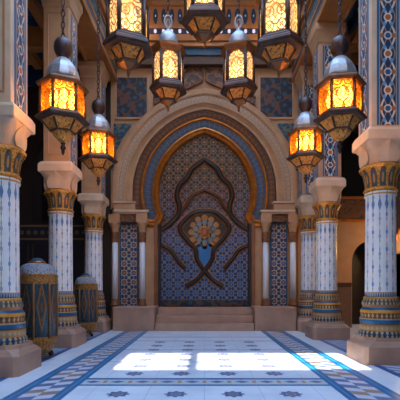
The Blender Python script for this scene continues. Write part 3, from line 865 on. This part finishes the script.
def make_lantern_a(lab, loc, rz):
    t = thing('lantern', lab, 'lantern', loc, rz, 'amber hexagonal lanterns')
    c = MB(); chain(c, 1.70, 11.0-3.27); c.build('chain', 'iron', t)
    MB().lathe([(.05,1.40),(.085,1.42),(.07,1.44),(.10,1.47),(.130,1.53),(.136,1.58),(.128,1.64),(.10,1.69),(.05,1.725),(.02,1.73)], 24).build('ball', 'iron', t)
    MB().lathe([(.245,1.08),(.25,1.11),(.24,1.16),(.215,1.24),(.17,1.32),(.12,1.38),(.09,1.41)], 12, False, pi/12).build('dome', 'silver', t, .006)
    hexl([(.33,.965),(.365,.985),(.375,.995),(.375,1.015),(.33,1.04),(.27,1.08),(.24,1.10)]).build('eave', 'copper', t, .006)
    hexpanes(t, .31, .575, .97, 'amber', frame='copper')
    hexl([(.30,.575),(.335,.575),(.345,.55),(.385,.525),(.39,.505),(.36,.48),(.30,.475)]).build('tray', 'bronze', t, .006)
    hexl([(.295,.478),(.285,.46),(.175,.335),(.165,.315)]).build('skirt', 'carved', t, .006)
    for k in range(6):
        a = k*pi/3; MB().tube([(.285*cos(a), .285*sin(a), .46), (.17*cos(a), .17*sin(a), .325)], .014, 6).build('skirt_rib', 'bronze', t)
    hexl([(.15,.345),(.182,.343),(.186,.325),(.15,.313)]).build('cone_rim', 'bronze', t)
    hexl([(.15,.325),(.155,.30),(.135,.265),(.07,.205),(.035,.18)]).build('cone', 'carved', t)
    MB().lathe([(.02,.19),(.035,.17),(.02,.145),(.045,.11),(.03,.08),(.02,.06),(.028,.045),(.008,0)], 12).build('drop', 'iron', t)
    for k in range(6):
        a = (k+.5)*pi/3
        MB().lathe([(.012,.70),(.04,.74),(.058,.81),(.048,.88),(.008,.95)], 12, c=(.15*cos(a), .15*sin(a))).build('bulb', 'bulb', t)
    return t
def make_lantern_b(lab, loc, rz):
    t = thing('lantern', lab, 'lantern', loc, rz, 'pale arched-pane lanterns')
    c = MB(); chain(c, 1.84, 11.0-4.5); c.build('chain', 'iron', t)
    lp = MB(); lc_, ls_ = cos(pi/6+pi/2), sin(pi/6+pi/2)
    lp.tube([(.07*cos(2*pi*i/20)*lc_, .07*cos(2*pi*i/20)*ls_, 1.70+.125*sin(2*pi*i/20)) for i in range(20)], .02, 8, closed=True); lp.tube([(.034*cos(2*pi*i/16)*lc_, .034*cos(2*pi*i/16)*ls_, 1.68+.075*sin(2*pi*i/16)) for i in range(16)], .013, 6, closed=True)
    lp.build('loop', 'silver', t)
    MB().lathe([(.195,1.20),(.197,1.26),(.187,1.35),(.155,1.43),(.10,1.49),(.05,1.52),(.055,1.54),(.035,1.56),(.045,1.575),(.015,1.60)], 24).build('dome', 'silver', t)
    hexb([(.27,1.04),(.30,1.05),(.31,1.09),(.35,1.14),(.36,1.165),(.33,1.16),(.24,1.20),(.195,1.225)]).build('eave', 'copper', t, .006)
    hexpanes(t, .285, .525, 1.05, 'pale', .026, ang=ANG_B)
    hexb([(.28,.535),(.295,.535),(.30,.505),(.325,.49),(.33,.465),(.355,.44),(.365,.40),(.34,.37),(.24,.365)]).build('tray', 'bronze', t, .006)
    hexb([(.25,.37),(.24,.355),(.135,.205),(.125,.185)]).build('skirt', 'carved', t, .006)
    for k in range(6):
        a = ANG_B[k]; MB().tube([(0.24*cos(a), 0.24*sin(a), 0.355), (0.13*cos(a), 0.13*sin(a), 0.195)], .014, 6).build('skirt_rib', 'bronze', t)
    hexb([(0.14-.02,0.195+.02),(0.14+.022,0.195+.018),(0.14+.026,0.195),(0.14-.02,0.195-.012)]).build('cone_rim', 'bronze', t)
    hexb([(.12,.195),(.125,.18),(.10,.16),(.045,.115),(.03,.105)]).build('cone', 'copper', t)
    MB().lathe([(.02,.11),(.03,.095),(.018,.08),(.028,.062),(.016,.046),(.02,.03),(.006,0)], 12).build('drop', 'copper', t)
    for k in range(3):
        a = (k+.5)*2*pi/3
        MB().lathe([(.012,.60),(.05,.66),(.07,.76),(.055,.86),(.008,.95)], 12, c=(.10*cos(a), .10*sin(a))).build('bulb', 'bulbw', t)
    return t
def face(x, y, extra): # turn so that one pane faces the viewer, then by extra degrees
    return atan2(-y, -x)-pi/6+radians(extra)
LA = [(-2.09, 6.0, 3.25, 4, 'big amber lantern hanging before the second column on the left'),
      (2.00, 6.0, 3.27, 9, 'big amber lantern hanging beside the right nearest column'),
      (-2.13, 8.15, 3.33, 1, 'smaller amber lantern hanging left of the arch'),
      (2.03, 8.15, 3.38, 4, 'smaller amber lantern hanging right of the arch')]
LB = [(-1.09, 5.8, 4.29, 12, 'large pale lantern at the top, left of centre, upper part cut by the frame'),
      (1.06, 5.8, 4.29, -12, 'large pale lantern at the top, right of centre, upper part cut by the frame'),
      (0.0, 6.1, 4.87, 0, 'topmost pale lantern in the centre, only its tray and underside showing'),
      (-.69, 7.7, 4.62, 11, 'pale lantern with full domed top and ring, left above the arch'),
      (.65, 7.7, 4.62, -12, 'pale lantern with full domed top and ring, right above the arch')]
def lamp(x, y, z, e, c, r=.12):
    l = bpy.data.lights.new('lantern_light', 'POINT'); l.energy = e; l.color = c; l.shadow_soft_size = r
    o = bpy.data.objects.new('lantern_light', l); COL.objects.link(o); o.location = (x, y, z); return o
def fit_chain(t, top):
    for ch in t.children:
        if ch.name.startswith('chain'):
            m = MB(); z0 = 1.70 if 'amber' in t['group'] else 1.84
            chain(m, z0, top-t.location.z); old = ch.data
            o2 = m.build('chain', 'iron'); ch.data = o2.data; bpy.data.objects.remove(o2)
EA, EB = 165., 150.
for lst, mk, zz, e, c in ((LA, make_lantern_a, .72, EA, (1.0,.62,.28)), (LB, make_lantern_b, .78, EB, (1.0,.72,.44))):
    pr = None
    for x, y, z, ex, lab in lst:
        rz = face(x, y, ex)
        if pr is None: t = pr = mk(lab, (x, y, z), rz)
        else: t = dup(pr, (x, y, z), rz, lab)
        fit_chain(t, 10.9)
        lamp(x, y, z+zz, e, c)

# ================================================================== LIGHT
lamp(6.2, 12.05, 2.55, 70, (1.0,.66,.24), .1)
for x in (-1.9, 0, 1.9): lamp(x, 12.3, 9.2, 8, (1.0,.70,.42), .06)
sun = bpy.data.lights.new('sun', 'SUN'); sun.energy = 24.0; sun.angle = radians(.6); sun.color = (1.0, .97, .92)
so = bpy.data.objects.new('sun', sun); COL.objects.link(so)
from mathutils import Vector
so.rotation_euler = Vector((0, 1, -.70)).to_track_quat('-Z', 'Y').to_euler()
W = bpy.data.worlds.new('sky'); SC.world = W; W.use_nodes = True
nt = W.node_tree; bg = nt.nodes['Background']
tc = nt.nodes.new('ShaderNodeTexCoord'); sp = nt.nodes.new('ShaderNodeSeparateXYZ'); nt.links.new(tc.outputs['Generated'], sp.inputs[0])
cr = nt.nodes.new('ShaderNodeValToRGB'); nt.links.new(sp.outputs[2], cr.inputs[0])
cr.color_ramp.elements[0].color = (.62,.78,1,1); cr.color_ramp.elements[1].color = (.28,.54,1,1)
nt.links.new(cr.outputs[0], bg.inputs[0]); bg.inputs[1].default_value = 11.0

# ================================================================== CAMERA
cam = bpy.data.cameras.new('camera'); co = bpy.data.objects.new('camera', cam); COL.objects.link(co)
co.location = (0, 0, EYE); co.rotation_euler = (pi/2, 0, 0)
cam.sensor_width = 36; cam.lens = 36*F/400; cam.shift_x = (200-CX)/400; cam.shift_y = (HZ-200)/400; cam.clip_start = .05
SC.camera = co
SC.view_settings.view_transform = 'Standard'; SC.view_settings.look = 'None'; SC.view_settings.gamma = 1; SC.view_settings.use_curve_mapping = False
SC.view_settings.exposure = 0.0
